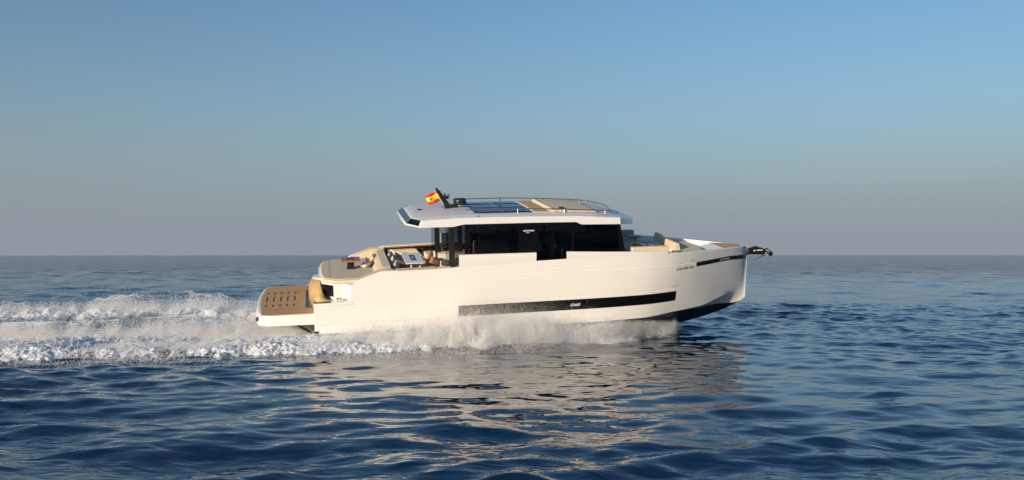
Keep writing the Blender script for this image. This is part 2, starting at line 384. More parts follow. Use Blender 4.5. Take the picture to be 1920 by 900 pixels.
wso.modifiers.new('solid', 'SOLIDIFY').thickness = .012
MB().prism([(3.6, -2.03), (3.9, -1.2), (4.05, 0), (3.9, 1.2), (3.6, 2.03), (3.3, 2.03), (3.3, -2.03)], 3.1, 3.56).build('windshield_sill', 'white', Y, bevel=.01)
# after bulkhead, door post, wing glass
MB().box(-2.60, -2.42, -2.0, -1.86, 2.55, 4.84).build('door_post', 'matte', Y)
MB().box(-2.60, -2.42, 1.86, 2.0, 2.55, 4.84).build('door_post', 'matte', Y)
for s in (-1, 1):
    glasspane('wing_glass', [(-2.73, s*1.93, 3.3), (-2.6, s*1.93, 3.3), (-2.6, s*1.93, 4.8), (-2.73, s*1.93, 4.8)], 'clear')
    glasspane('wing_glass', [(-2.42, s*1.93, 3.3), (-2.09, s*1.93, 3.3), (-2.09, s*1.93, 4.8), (-2.42, s*1.93, 4.8)], 'clear')
glasspane('aft_glass_door', [(-2.06, -1.9, 2.6), (-2.06, 1.9, 2.6), (-2.06, 1.9, 4.8), (-2.06, -1.9, 4.8)])
# interior
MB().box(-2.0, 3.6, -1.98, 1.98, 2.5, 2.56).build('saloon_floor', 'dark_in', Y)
MB().box(-1.72, -.52, -1.90, -1.55, 2.56, 4.22).build('galley_cabinet', 'inner', Y, bevel=.03)
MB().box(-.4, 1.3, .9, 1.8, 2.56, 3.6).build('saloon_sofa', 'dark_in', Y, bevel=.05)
hsx = MB().side([(1.15, 3.3), (1.55, 3.3), (1.6, 3.42), (1.28, 3.5), (1.32, 4.1), (1.2, 4.25), (1.08, 4.1)], -1.3, -.75)
hsx.build('helm_seat', 'inner', Y, bevel=.04)
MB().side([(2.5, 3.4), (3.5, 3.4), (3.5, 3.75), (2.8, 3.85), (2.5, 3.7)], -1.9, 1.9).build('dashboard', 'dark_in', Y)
MB().lathe((1.98, -1.6, 4.28), [(0, -.02), (.05, -.015), (.06, 0), (.05, .015), (0, .02)], 16, axis='y').build('steering_wheel', 'inner', Y)

# --- roof
half = {
 'bot': [(-4.08, 0, 4.85), (-4.06, 1.6, 4.85), (-3.6, 2.12, 4.81), (-2.5, 2.12, 4.80), (-2.1, 2.12, 4.875), (.26, 2.12, 4.855), (1.82, 2.12, 4.83), (2.02, 2.12, 4.735), (3.46, 2.1, 4.70), (4.2, 1.25, 4.57), (4.66, 0, 4.50)],
 'top': [(-3.83, 0, 5.04), (-3.83, 1.42, 5.04), (-3.52, 2.1, 5.04), (-2.5, 2.11, 5.085), (-2.1, 2.11, 5.10), (.26, 2.11, 5.075), (1.82, 2.11, 5.035), (2.02, 2.11, 5.03), (3.44, 2.08, 4.935), (4.17, 1.22, 4.71), (4.62, 0, 4.59)],
 'cro': [(-3.74, 0, 5.065), (-3.74, 1.3, 5.065), (-3.3, 1.7, 5.095), (-2.5, 1.7, 5.14), (-2.1, 1.7, 5.155), (.26, 1.7, 5.135), (1.82, 1.7, 5.085), (2.02, 1.7, 5.08), (3.15, 1.65, 5.01), (3.75, 1.0, 4.90), (4.1, 0, 4.84)],
 'mid': [(-3.6, 0, 5.10), (-3.6, .6, 5.095), (-3.2, .8, 5.13), (-2.5, .85, 5.165), (-2.1, .85, 5.18), (.26, .85, 5.16), (1.82, .85, 5.115), (2.02, .85, 5.11), (3.1, .8, 5.05), (3.6, .5, 4.97), (3.85, 0, 4.93)],
 'sof': [(-3.8, 0, 4.84), (-3.8, 1.5, 4.84), (-3.5, 1.95, 4.83), (-2.5, 1.95, 4.83), (-2.1, 1.95, 4.87), (.26, 1.95, 4.85), (1.82, 1.95, 4.82), (2.02, 1.95, 4.80), (3.35, 1.9, 4.70), (3.95, 1.15, 4.62), (4.35, 0, 4.56)]}
def ring(k):
    h = half[k]; return h + [(x, -y, z) for x, y, z in h[-2:0:-1]]
rf = MB(); rf.grid([ring('sof'), ring('bot'), ring('top'), ring('cro'), ring('mid')], close=True)
def fill(rn, rev):
    n = len(half['bot'])
    for i in range(n-1):
        a, b = rn[i], rn[i+1]; c, d = (a[0], -a[1], a[2]), (b[0], -b[1], b[2])
        q = []
        for p in (a, b, d, c):
            if p not in q: q.append(p)
        if len(q) > 2: rf.add(q, [tuple(range(len(q)))])
fill(half['mid'], 0); fill(half['sof'], 1)
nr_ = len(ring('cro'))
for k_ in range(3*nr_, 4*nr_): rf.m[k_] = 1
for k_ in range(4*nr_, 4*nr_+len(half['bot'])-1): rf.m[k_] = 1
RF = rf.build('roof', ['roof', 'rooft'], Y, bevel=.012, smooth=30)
def rz(x, y=0):
    xs = [p[0] for p in half['cro']]
    c = np.interp(x, xs, [p[2] for p in half['cro']]); m = np.interp(x, [p[0] for p in half['mid']], [p[2] for p in half['mid']])
    a = abs(y); return float(m if a < .85 else m+(c-m)*(a-.85)/.85)
# vents in the after edge of the roof
def facet(a, b, c, d, inset=.10):   # inset quad on a roof facet
    pts = [Vector(p) for p in (a, b, c, d)]; ce = sum(pts, Vector())/4; return [p+(ce-p)*inset for p in pts]
def lerp(a, b, t): return tuple(a[i]+(b[i]-a[i])*t for i in range(3))
b1, t1, b2, t2 = half['bot'][1], half['top'][1], half['bot'][2], half['top'][2]
def vent(p0, p1, q1, q0, name, mat):
    # p bottom pair, q top pair; kept between 18% and 96% of the facet's height
    A = [lerp(p0, q0, .25), lerp(p1, q1, .25), lerp(p1, q1, .97), lerp(p0, q0, .97)]
    n = (Vector(A[1])-Vector(A[0])).cross(Vector(A[3])-Vector(A[0])).normalized()
    if n.x > 0: n = -n
    MB().hexa([Vector(p)+n*.012 for p in A], [Vector(p)-n*.03 for p in A]).build(name, mat, RF, smooth=0)
vent((b1[0], -1.5, b1[2]), (b1[0], 1.5, b1[2]), (t1[0], 1.33, t1[2]), (t1[0], -1.33, t1[2]), 'roof_vent', 'blueg')
for s in (-1, 1):
    pA, pB = (b1[0], s*1.6, b1[2]), lerp((b1[0], s*b1[1], b1[2]), (b2[0], s*b2[1], b2[2]), .82)
    qA, qB = (t1[0], s*t1[1], t1[2]), lerp((t1[0], s*t1[1], t1[2]), (t2[0], s*t2[1], t2[2]), .88)
    vent(pA, pB, qB, qA, 'side_vent', 'gloss')
# solar panels
for ix, (x0, x1) in enumerate(((-1.62, -.50), (-.47, .40))):
    for y0, y1 in ((-1.52, -.52), (-.49, .49), (.52, 1.52)):
        m = MB(); z = lambda x, y: rz(x, y)+.018
        nseg = 6; rowsT = [[(x0+(x1-x0)*i/nseg, y0+(y1-y0)*j/4, z(x0+(x1-x0)*i/nseg, y0+(y1-y0)*j/4)) for j in range(5)] for i in range(nseg+1)]
        m.grid(rowsT); p = m.build('solar_panel', 'solar', RF, smooth=60)
        so_ = p.modifiers.new('solid', 'SOLIDIFY'); so_.thickness = .014
def roofpatch(name, x0, x1, y0, y1, h, mat, bev=.02, parent=RF):
    m = MB(); ns = 8
    top = [[(x0+(x1-x0)*i/ns, y0+(y1-y0)*j/6, rz(x0+(x1-x0)*i/ns, y0+(y1-y0)*j/6)+h) for j in range(7)] for i in range(ns+1)]
    m.grid(top)
    o = m.build(name, mat, parent, smooth=60); q = o.modifiers.new('solid', 'SOLIDIFY'); q.thickness = h-.002; q.offset = -1
    b = o.modifiers.new('b', 'BEVEL'); b.width = bev; b.segments = 2; b.limit_method = 'ANGLE'; b.angle_limit = R(50)
    return o
roofpatch('sunroof_frame', .43, 1.28, -1.58, 1.58, .012, 'cream', .003)
roofpatch('roof_teak', .50, 1.02, -1.5, 1.5, .022, 'teakp', .003)
roofpatch('roof_sunpad', 1.30, 2.78, -1.5, 1.45, .075, 'sand', .03)
MB().side([(1.06, 5.13), (1.36, 5.13), (1.36, 5.2), (1.14, 5.24)], -1.5, 1.45).build('sunpad_bolster', 'beige', RF, bevel=.02)
MB().box(1.48, 1.62, -1.25, -1.05, 5.17, 5.24).build('pad_buckle', 'matte', RF)
# rails
def rail(pts, posts, s):
    o = MB().tube(pts, .017, 8).build('roof_rail', 'rail', RF, smooth=60)
    for x in posts:
        zt = np.interp(x, [p[0] for p in pts], [p[2] for p in pts])
        MB().tube([(x, s*1.58, rz(x, 1.58)), (x, s*1.55, zt)], .018, 8).lathe((x, s*1.58, rz(x, 1.58)), [(.035, 0), (.03, .02)], 12).build('rail_post', 'rail', o, smooth=60)
for s in (-1, 1):
    rail([(-1.95, s*1.5, 5.285), (-.13, s*1.55, 5.285), (1.3, s*1.55, 5.235), (2.6, s*1.53, 5.155), (3.24, s*1.5, 5.105)], [-.13, 1.55, 3.05], s)
cr = MB().tube([(3.27, -1.5, 5.10), (3.5, -.4, 5.11), (3.5, .4, 5.11), (3.27, 1.45, 5.10)], .017, 8).build('roof_rail', 'rail', RF, smooth=60)
for x, y in ((3.42, -.85), (3.45, .85), (3.3, 1.35), (3.28, -1.4)):
    MB().tube([(x, y, 4.9), (x, y, 5.1)], .018, 8).build('rail_post', 'rail', cr, smooth=60)
# mast, horns, aerials, radar
mst = MB(); mst.side([(-2.42, 5.15), (-2.16, 5.15), (-2.67, 5.84), (-2.80, 5.87)], -.06, .06)
mst.side([(-2.30, 5.15), (-2.10, 5.15), (-1.86, 5.28), (-1.86, 5.31), (-2.28, 5.30)], -.07, .07)
mst.box(-2.50, -2.05, -.14, .14, 5.15, 5.175)
MS = mst.build('mast', 'matte', RF, bevel=.008)
MB().tube([(-2.83, 0, 5.80), (-2.42, 0, 5.20)], .012, 8).build('flag_staff', 'cream', MS, smooth=60)
rd = MB().lathe((-1.915, 0, 5.29), [(0, 0), (.20, 0), (.225, .02), (.235, .06), (.232, .15), (.222, .19), (.19, .215), (0, .225)], 40)
RD = rd.build('radar_dome', 'radar', RF, smooth=40)
MB().lathe((-1.915, 0, 5.24), [(.10, 0), (.10, .055)], 20).build('radar_foot', 'cream', RD)
hn = MB().tube([(-2.50, .0, 5.55), (-2.40, -.06, 5.62), (-2.30, -.08, 5.63)], [.02, .035, .045], 12)
hn.tube([(-2.50, .0, 5.50), (-2.42, .05, 5.53), (-2.32, .08, 5.53)], [.02, .035, .05], 12)
hn.tube([(-2.45, 0, 5.45), (-2.47, 0, 5.70)], .028, 10)
hn.lathe((-2.42, -.02, 5.58), [(0, -.07), (.05, -.06), (.07, 0), (.05, .06), (0, .07)], 14, axis='x')
hn.build('horn', 'matte', MS, smooth=50)
MB().tube([(-2.60, 0, 5.58), (-2.61, 0, 5.78)], .008, 6).build('aerial', 'matte', MS)
MB().lathe((-2.74, 0, 5.86), [(.03, 0), (.035, .03), (.02, .05), (0, .055)], 14).build('mast_light', 'matte', MS)
MB().box(-3.45, -3.30, -.02, .08, 5.13, 5.16).build('roof_fitting', 'matte', RF)
MB().side([(-1.80, 5.0), (-1.72, 5.0), (-1.55, 5.13), (-1.60, 5.14)], -2.0, -1.94).build('roof_cleat', 'rail', RF, bevel=.01)

# --- swim platform
pp = [(-7.16, -2.30), (-8.62, -2.32), (-8.90, -2.2), (-8.99, -1.6), (-9.07, -.6), (-9.08, .6), (-9.0, 1.7), (-8.85, 2.1), (-8.5, 2.25), (-7.16, 2.30)]
pl = MB()
bot = [(-7.16, -2.30, 1.72), (-8.68, -2.32, 1.74), (-8.98, -2.2, 1.77), (-9.09, -1.6, 1.78), (-9.16, -.6, 1.78), (-9.17, .6, 1.78), (-9.1, 1.7, 1.78), (-8.93, 2.1, 1.77), (-8.6, 2.25, 1.74), (-7.16, 2.30, 1.72)]
pl.hexa(bot, [(x, y, 2.10) for x, y in pp])
PL = pl.build('swim_platform', 'white', Y, bevel=.02)
tk = MB(); tk.prism([(-7.40, -2.29), (-8.60, -2.30), (-8.84, -2.22), (-8.90, -1.69), (-8.97, -.6), (-8.985, .6), (-8.885, 1.75), (-8.78, 2.02), (-8.4, 2.15), (-7.40, 2.15)], 2.095, 2.122)
TK = tk.build('teak_deck', 'teak', PL, smooth=0)
MB().box(-7.42, -7.16, -2.29, -1.5, 2.095, 2.121).build('teak_deck', 'teak', PL, smooth=0)
for ix in range(5):
    x = -8.785+ix*.235
    for y, ly in ((-1.0, .13), (-.02, .34), (.9, .13)):
        MB().box(x-.022, x+.022, y-ly, y+ly, 2.119, 2.127).build('drain_slot', 'seam', PL)
        MB().box(x-.022, x+.022, y+ly, y+ly+.05, 2.119, 2.129).build('slot_cap', 'chrome', PL)
for y in (-1.55, 1.0): MB().box(-8.9, -7.42, y-.008, y+.008, 2.119, 2.1245).build('deck_seam', 'seam', PL)
for x, y in ((-7.75, .75), (-7.75, -.6)):
    MB().lathe((x, y, 2.122), [(.03, 0), (.03, .006), (0, .006)], 14).build('deck_fitting', 'seam', PL)
MB().box(-9.06, -8.99, -2.0, -1.86, 1.86, 1.98).build('stern_light', 'seam', PL, bevel=.01)
for s in (-1, 1):
    MB().side([(-7.95, 1.76), (-7.85, 1.76), (-7.16, 1.33), (-7.2, 1.27)], s*1.95-.04, s*1.95+.04).build('trim_strut', 'matte', Y)
    MB().box(-7.19, -7.05, s*1.95-.4, s*1.95+.4, 1.35, 1.5).build('strut_bracket', 'matte', Y)
# recess with sea showing blue in its polished floor
MB().box(-7.46, -7.2, -1.45, .1, 2.105, 2.129).build('boarding_hatch', 'blueg', PL, smooth=0)
MB().box(-7.46, -7.2, .1, 1.2, 2.105, 2.130).build('hatch_well', 'gloss', PL, smooth=0)

# --- stern: side deck, sculpted teak transom, pod under the sunpad
MB().prism([(-7.18, -2.41), (-5.9, -2.41), (-5.9, 2.41), (-7.18, 2.41)], 2.36, 2.45).build('side_deck', 'white', Y, bevel=.02)
MB().prism([(-7.165, -2.37), (-6.62, -2.37), (-6.7, -2.05), (-7.165, -1.95)], 2.44, 2.457).build('boarding_step', 'blueg', Y, smooth=0)
low = [(-7.32, 1.9, 2.12), (-7.34, .8, 2.12), (-7.33, -.3, 2.12), (-7.26, -1.0, 2.12), (-7.19, -1.6, 2.12), (-7.175, -2.0, 2.3), (-7.1, -2.1, 2.44), (-6.9, -2.15, 2.455), (-6.65, -2.2, 2.46)]
hig = [(-7.20, 1.9, 2.45), (-7.21, .8, 2.62), (-7.20, -.3, 2.85), (-7.08, -1.0, 2.98), (-6.93, -1.4, 3.03), (-6.93, -1.6, 2.93), (-6.87, -1.85, 2.71), (-6.78, -2.0, 2.53), (-6.6, -2.15, 2.47)]
mid_ = [tuple((a_+b_)/2-(.05 if k_ == 0 and i_ < 5 else 0) for k_, (a_, b_) in enumerate(zip(p_, q_))) for i_, (p_, q_) in enumerate(zip(low, hig))]
ts = MB().grid([low, mid_, hig]); ts.build('transom_panel', 'teakp', Y, smooth=60).modifiers.new('s', 'SOLIDIFY').thickness = -.02
tcp = MB(); tcp.grid([[(x-.01, y, z-.02), (x-.01, y, z+.07), (-6.75, y, z+.07), (-6.75, y, z-.02)] for x, y, z in hig[:5]], close=True)
tcp.add([(hig[4][0]-.01, -1.4, 3.01), (hig[4][0]-.01, -1.4, 3.10), (-6.75, -1.4, 3.10), (-6.75, -1.4, 3.01)], [(0, 1, 2, 3)])
tcp.build('transom_cap', 'white', Y, bevel=.01)
def outl(o): return [(-6.94-o, 0), (-6.92-o, -.9), (-6.83-o*.9, -1.62-o*.4), (-6.42, -1.92-o), (-5.7, -1.95-o)]
def sym(h): return [(x, -y) for x, y in h[::-1][:-1]] + h if False else h + [(x, -y) for x, y in h[::-1] if y != 0]
po = MB()
bt = sym([(-6.74, 0), (-6.74, -1.0), (-6.70, -1.62), (-6.50, -2.05), (-5.75, -2.12)]); tp = sym([(-7.0, 0), (-6.98, -.9), (-6.90, -1.70), (-6.50, -2.10), (-5.75, -2.12)])
po.hexa([(x, y, 2.44) for x, y in bt], [(x, y, 3.02) for x, y in tp]); po.build('stern_pod', 'white', Y, bevel=.03)
cg = MB(); A = [(-6.76, -1.72, 2.60), (-6.53, -2.05, 2.60), (-6.53, -2.10, 2.96), (-6.875, -1.78, 2.96)]
n_ = (Vector(A[1])-Vector(A[0])).cross(Vector(A[3])-Vector(A[0])).normalized(); n_ = n_ if n_.y < 0 else -n_
cg.hexa([Vector(p)+n_*.035 for p in A], [Vector(p)-n_*.03 for p in A]); cg.build('corner_window', 'gloss', Y, smooth=0)
# filler between pod and the main side
MB().hexa([(-6.02, -2.37, 2.44), (-6.03, -2.1, 2.44), (-5.6, -2.1, 2.44), (-5.6, -2.37, 2.44)], [(-5.93, -2.40, 3.02), (-6.2, -2.1, 3.02), (-5.6, -2.1, 3.02), (-5.6, -2.40, 3.02)]).build('pod_fairing', 'white', Y)
MB().hexa([(-6.03, 2.42, 2.44), (-6.03, 2.1, 2.44), (-5.6, 2.1, 2.44), (-5.6, 2.42, 2.44)], [(-5.93, 2.42, 3.02), (-6.2, 2.1, 3.02), (-5.6, 2.1, 3.02), (-5.6, 2.42, 3.02)]).build('pod_fairing', 'white', Y)
cl = MB().tube([(-6.40, -2.25, 2.45), (-6.38, -2.25, 2.55)], .022, 8).tube([(-6.30, -2.25, 2.45), (-6.32, -2.25, 2.55)], .022, 8).tube([(-6.46, -2.25, 2.57), (-6.24, -2.25, 2.57)], .018, 8).tube([(-6.12, -2.27, 2.45), (-6.12, -2.27, 2.52)], .03, 8)
cl.build('mooring_cleat', 'chrome', Y, smooth=60)
# sunpad
sp = sym([(-6.93, 0), (-6.91, -.9), (-6.83, -1.62), (-6.42, -1.93), (-5.78, -1.93), (-5.0, -1.93)])
MB().prism(sp, 3.0, 3.10).build('stern_sunpad', 'beige', Y, bevel=.035, seg=3)
MB().prism([(x*.985-.08, y*.93) for x, y in sp], 3.09, 3.125).build('sunpad_top', 'sand', Y, bevel=.02, seg=3)
sm = MB().box(-6.62, -6.60, -1.6, 1.6, 3.12, 3.129); sm.box(-6.6, -5.9, -.01, .01, 3.12, 3.128); sm.build('sunpad_seam', 'taupe', Y)
# lounge back between sunpad and cockpit
lb = MB().side([(-5.12, 3.08), (-5.0, 3.3), (-4.84, 3.40), (-4.56, 3.42), (-4.42, 3.0), (-4.5, 2.8), (-5.12, 2.8)], -1.93, 1.93)
lb.build('sofa_back', 'beige', Y, bevel=.03, seg=3)
MB().side([(-4.84, 3.385), (-4.56, 3.405), (-4.56, 3.43), (-4.84, 3.415)], -1.55, 1.7).build('sofa_back_top', 'sand', Y, bevel=.008)
for a, b in (((-5.16, -.1, 3.14), (-4.92, 1.0, 3.38)), ((-5.25, 1.1, 3.14), (-5.22, 1.75, 3.16))):
    MB().tube([a, b], .022, 8).build('grab_strap', 'seam', Y, smooth=60)
MB().tube([(-4.98, .95, 3.3), (-5.0, 1.05, 3.42)], .02, 8).tube([(-5.06, 1.2, 3.3), (-5.0, 1.0, 3.36), (-4.92, 1.1, 3.40)], .015, 8).build('strap_buckle', 'rail', Y, smooth=60)
# coaming cushions either side
for s in (-1, 1):
    cc = MB(); ya, yb = s*2.36, s*1.94
    pts = [(-5.80, 3.12), (-4.95, 3.44), (-4.45, 3.45), (-4.45, 3.0), (-5.80, 3.0)]
    cc.hexa([(x, ya, z) for x, z in pts], [(x-.08 if z > 3.2 else x, yb, z-(.02 if z > 3.2 else 0)) for x, z in pts]); cc.build('coaming_cushion', 'beige', Y, bevel=.03, seg=3)
    MB().side([(-5.84, 3.0), (-5.84, 3.12), (-4.98, 3.43), (-2.05, 3.47), (-2.05, 2.5), (-5.84, 2.5)], s*2.365, s*2.28).build('cockpit_side', 'white', Y, bevel=.01)
# cockpit
MB().box(-4.5, -2.0, -2.3, 2.3, 2.50, 2.55).build('cockpit_sole', 'teak', Y, smooth=0)
MB().box(-4.45, -3.85, -1.85, 2.25, 2.55, 2.95).build('sofa_base', 'cream', Y, bevel=.02)
MB().box(-4.42, -3.8, -1.8, 2.2, 2.94, 3.08).build('sofa_seat', 'taupe', Y, bevel=.04, seg=3)
MB().box(-3.84, -3.0, 1.3, 2.25, 2.55, 2.95).build('sofa_base', 'cream', Y, bevel=.02)
MB().box(-3.84, -3.0, 1.25, 2.1, 2.94, 3.08).build('sofa_seat', 'taupe', Y, bevel=.04, seg=3)
MB().side([(-4.4, 3.05), (-4.4, 3.34), (-3.3, 3.36), (-3.05, 3.05)], 1.95, 2.24).build('side_backrest', 'beige', Y, bevel=.03, seg=3)
MB().box(-3.0, -1.95, 1.5, 2.27, 2.55, 3.22).build('side_locker', 'cream', Y, bevel=.02)
# far bulwark inner face: black band under a teak rail and white cap; this side only the low coaming
MB().box(-4.52, -1.0, 2.22, 2.29, 3.16, 3.40).build('bulwark_window', 'gloss', Y, smooth=0)
MB().side([(-4.55, 3.395), (-4.55, 3.43), (-1.0, 3.53), (-1.0, 3.49)], 2.17, 2.28).build('teak_rail', 'wood', Y, bevel=.01)
MB().side([(-4.8, 3.42), (-4.6, 3.47), (-1.0, 3.56), (-1.0, 3.53), (-4.6, 3.44)], 2.18, 2.42).build('bulwark_cap', 'white', Y, bevel=.01)
MB().box(-2.34, -2.24, 2.14, 2.3, 2.6, 3.50).build('bulwark_post', 'white', Y, bevel=.01)
for x in (-2.47, -2.1):
    sp_ = MB().lathe((x, 2.20, 3.30), [(.055, -.01), (.095, -.03), (.11, -.02), (.115, .02), (.055, .02)], 28, axis='y').build('speaker', 'chrome', Y, smooth=50)
    MB().lathe((x, 2.195, 3.30), [(.06, -.01), (.03, .0), (.02, -.015), (0, -.016)], 20, axis='y').build('speaker_cone', 'seam', sp_, smooth=50)
MB().box(-3.35, -3.05, 2.1, 2.22, 3.35, 3.37).build('rail_handle', 'chrome', Y)
gz = lambda X: float(np.interp(X, [-5, -2.05], [3.43, 3.47]))
MB().side([(-4.45, 3.44), (-3.1, 3.455), (-3.1, 3.47), (-4.45, 3.455)], -2.40, -2.05).build('side_shelf', 'beige', Y, bevel=.005)
MB().box(-3.1, -2.6, -2.40, -2.1, 3.44, 3.462).build('side_shelf', 'cream', Y)

# ================================================================== LOOSE THINGS ABOARD
def cushion_mesh(w, h, t, seed=0, n=14):
    r = random.Random(seed); rows = []
    m = MB()
    def P(u, v, s):
        e = (1-abs(u)**3.2)*(1-abs(v)**3.2); e = max(e, 0)**.5
        pin = 1-.07*(1-abs(u)**2)*abs(v)**4; pin2 = 1-.07*(1-abs(v)**2)*abs(u)**4
        wv = .05*math.sin(3*u+seed)*math.cos(2.3*v+seed*1.7)
        return (u*w/2*pin2, s*t/2*e+wv*t, v*h/2*pin)
    for s in (-1, 1):
        m.grid([[P(-1+2*i/n, -1+2*j/n, s) for j in range(n+1)] for i in range(n+1)])
    return m
def cushion(label, at, size, rot, mat, seed, group=None, piping=None):
    m = Matrix.Rotation(R(rot[2]), 4, 'Z') @ Matrix.Rotation(R(rot[1]), 4, 'Y') @ Matrix.Rotation(R(rot[0]), 4, 'X')
    mb = cushion_mesh(size[0], size[1], size[2], seed)
    o = mb.build('throw_cushion', mat, None, smooth=70)
    o.matrix_world = BM @ Matrix.Translation(at) @ m
    return tag(o, label, 'cushion', group)
G = 'scatter cushions in the cockpit'
cushion('pale grey cushion at the far end of the aft sofa, highest of the grey row', (-4.38, .95, 3.27), (.5, .42, .17), (0, 0, 78), 'grey', 1, G)
cushion('pale grey cushion in the middle of the row leaning on the beige sofa back', (-4.34, .1, 3.27), (.52, .44, .17), (0, 6, 82), 'grey', 2, G)
cushion('palest grey cushion at the near end of the row, beside the gunwale', (-4.32, -.85, 3.24), (.5, .44, .18), (0, -8, 80), 'grey', 3, G)
cushion('long sand coloured cushion lying slanted behind the white cockpit table', (-4.02, 1.35, 3.30), (.75, .26, .16), (25, 12, -30), 'sand', 4, G)
cushion('dark brown grey cushion lying on the sofa seat left of the white table', (-4.08, -.1, 3.2), (.42, .3, .15), (10, 15, 20), 'mauve', 5, G)
cushion('tan brown cushion standing upright behind its twin, right of the white table', (-3.02, -.15, 3.42), (.44, .44, .16), (0, 38, 60), 'brown', 6, G)
cushion('tan brown cushion leaning in front of the other, at the right end of the table', (-2.98, -.75, 3.33), (.42, .42, .16), (0, 30, 20), 'brown', 7, G)
cushion('white and pale grey cushion propped behind the two tan cushions', (-2.84, -.10, 3.40), (.46, .46, .13), (0, 20, 75), 'cream', 8, G)
cushion('white bolster cushion lying on the stern sunpad beside the wooden table', (-5.30, .05, 3.23), (.42, .26, .2), (70, 0, 55), 'cream', 9, 'cushion on the stern sunpad')

t = thing('cockpit_table', 'white rectangular dining table in the cockpit with a blue mat on it', 'table', (-3.68, -.2, 2.55))
MB().hexa([(-.33, -1.0, .86), (.33, -1.0, .86), (.33, .92, .86), (-.33, .92, .86)], [(-.33, -1.0, .90), (.33, -1.0, .90), (.33, .92, .90), (-.33, .92, .90)]).build('table_top', 'tabw', t, bevel=.01)
for y in (-.75, .65):
    for x in (-.12, .18): MB().tube([(x, y, 0), (x, y, .86)], .03, 10).build('leg', 'tabw', t, smooth=60)
tm = MB().box(-.09, .09, -.52, .50, 0, .004); o = tm.build('table_mat', 'navy', None, smooth=0)
o.matrix_world = BM @ Matrix.Translation((-3.68, -.2, 3.452)); tag(o, 'narrow dark blue mat with a small printed mark lying across the white table', 'table mat')
MB().box(-.03, .03, -.1, .1, .0045, .006).build('printed_mark', 'letterw', o); MB().box(-.025, .0, -.05, .08, .0065, .007).build('printed_mark', 'orange', o)
t = thing('cockpit_stool', 'low white framed stool with brown seat at the right of the cockpit table', 'stool', (-3.0, -.6, 2.55))
MB().box(-.22, .22, -.45, .45, .38, .46).build('seat', 'brown', t, bevel=.02)
MB().box(-.24, .24, -.47, .47, .33, .38).build('frame', 'tabw', t)
for x in (-.2, .2):
    for y in (-.42, .42): MB().tube([(x, y, 0), (x, y, .34)], .02, 8).build('leg', 'tabw', t)
MB().tube([(.22, -.45, .3), (.22, -.45, .9)], .02, 8).build('back_post', 'tabw', t)
t = thing('stern_table', 'low wooden table on a black pedestal standing on the stern sunpad', 'table', (-5.86, -.08, 3.125))
MB().box(-.33, .33, -.40, .40, .30, .345).build('table_top', ['woodt'], t, bevel=.006)
MB().box(-.335, .335, -.405, -.385, .295, .343).build('edge_strip', 'wood', t)
MB().box(-.12, .12, -.12, .12, .0, .30).build('pedestal', 'matte', t, bevel=.02)
MB().box(-.13, .13, -.10, .10, .3455, .352).build('inset_tray', 'matte', t)
MB().box(-.14, .14, -.14, .14, .0, .02).build('base_plate', 'matte', t)
def bow_table(x, y, z, label, tm_, edge):
    t = thing('bow_table', label, 'table', (x, y, 3.14))
    h = z-3.14
    MB().box(-.21, .21, -.27, .27, h-.035, h).build('table_top', tm_, t, bevel=.008)
    MB().box(-.215, .215, -.275, -.26, h-.037, h-.002).build('edge_strip', edge, t)
    MB().tube([(-.12, 0, .0), (.08, -.02, h-.03)], .022, 8).build('leg', 'rail', t, smooth=60)
    MB().tube([(.12, .05, .0), (.12, .02, h-.03)], .022, 8).build('leg', 'rail', t, smooth=60)
bow_table(4.60, -.28, 3.95, 'small wooden table coloured dark as in cabin shade, just ahead of the windscreen, higher and further aft of the two', 'woodd', 'woodd')
bow_table(5.13, -.15, 3.70, 'small orange brown wooden table in the bow lounge, lower and further forward of the two', 'woodt', 'wood')

# flag
fl = bpy.data.objects.new('flag', None); C.objects.link(fl); fl.matrix_world = BM @ Matrix.Translation((-2.75, 0, 5.79))
tag(fl, 'red and yellow striped flag with a dark crest flying from the black roof mast', 'flag')
fm = MB(); nu, nv = 26, 16
def fp(u, v):    # u along the fly, v down the hoist
    h = Vector((.16*v, 0, -.33*v)); f = Vector((-.44*u, 0, -.20*u+.03*u*u))
    s = math.sin(u*7.5+v*1.2)*.045*u**.6+math.sin(u*3+v*3)*.03*u
    return h+f+Vector((s*.25, s, s*.28))
for v0, v1, mi in ((0, .25, 0), (.25, .75, 1), (.75, 1, 0)):
    fm.grid([[fp(u/nu, v0+(v1-v0)*k/5) for k in range(6)] for u in range(nu+1)], mi)
cl_ = fm.build('cloth', ['red', 'yellow'], fl, smooth=80); cl_.modifiers.new('s', 'SOLIDIFY').thickness = .004
cm = MB()
for (u0, u1, v0, v1) in ((.56, .70, .40, .62), (.50, .54, .38, .62), (.72, .76, .38, .62), (.58, .68, .32, .38), (.52, .74, .64, .67)):
    cm.grid([[fp(u0+(u1-u0)*i/4, v0+(v1-v0)*k/4)+Vector((0, -.006, 0)) for k in range(5)] for i in range(5)])
cm.build('crest', 'crest', cl_, smooth=80)

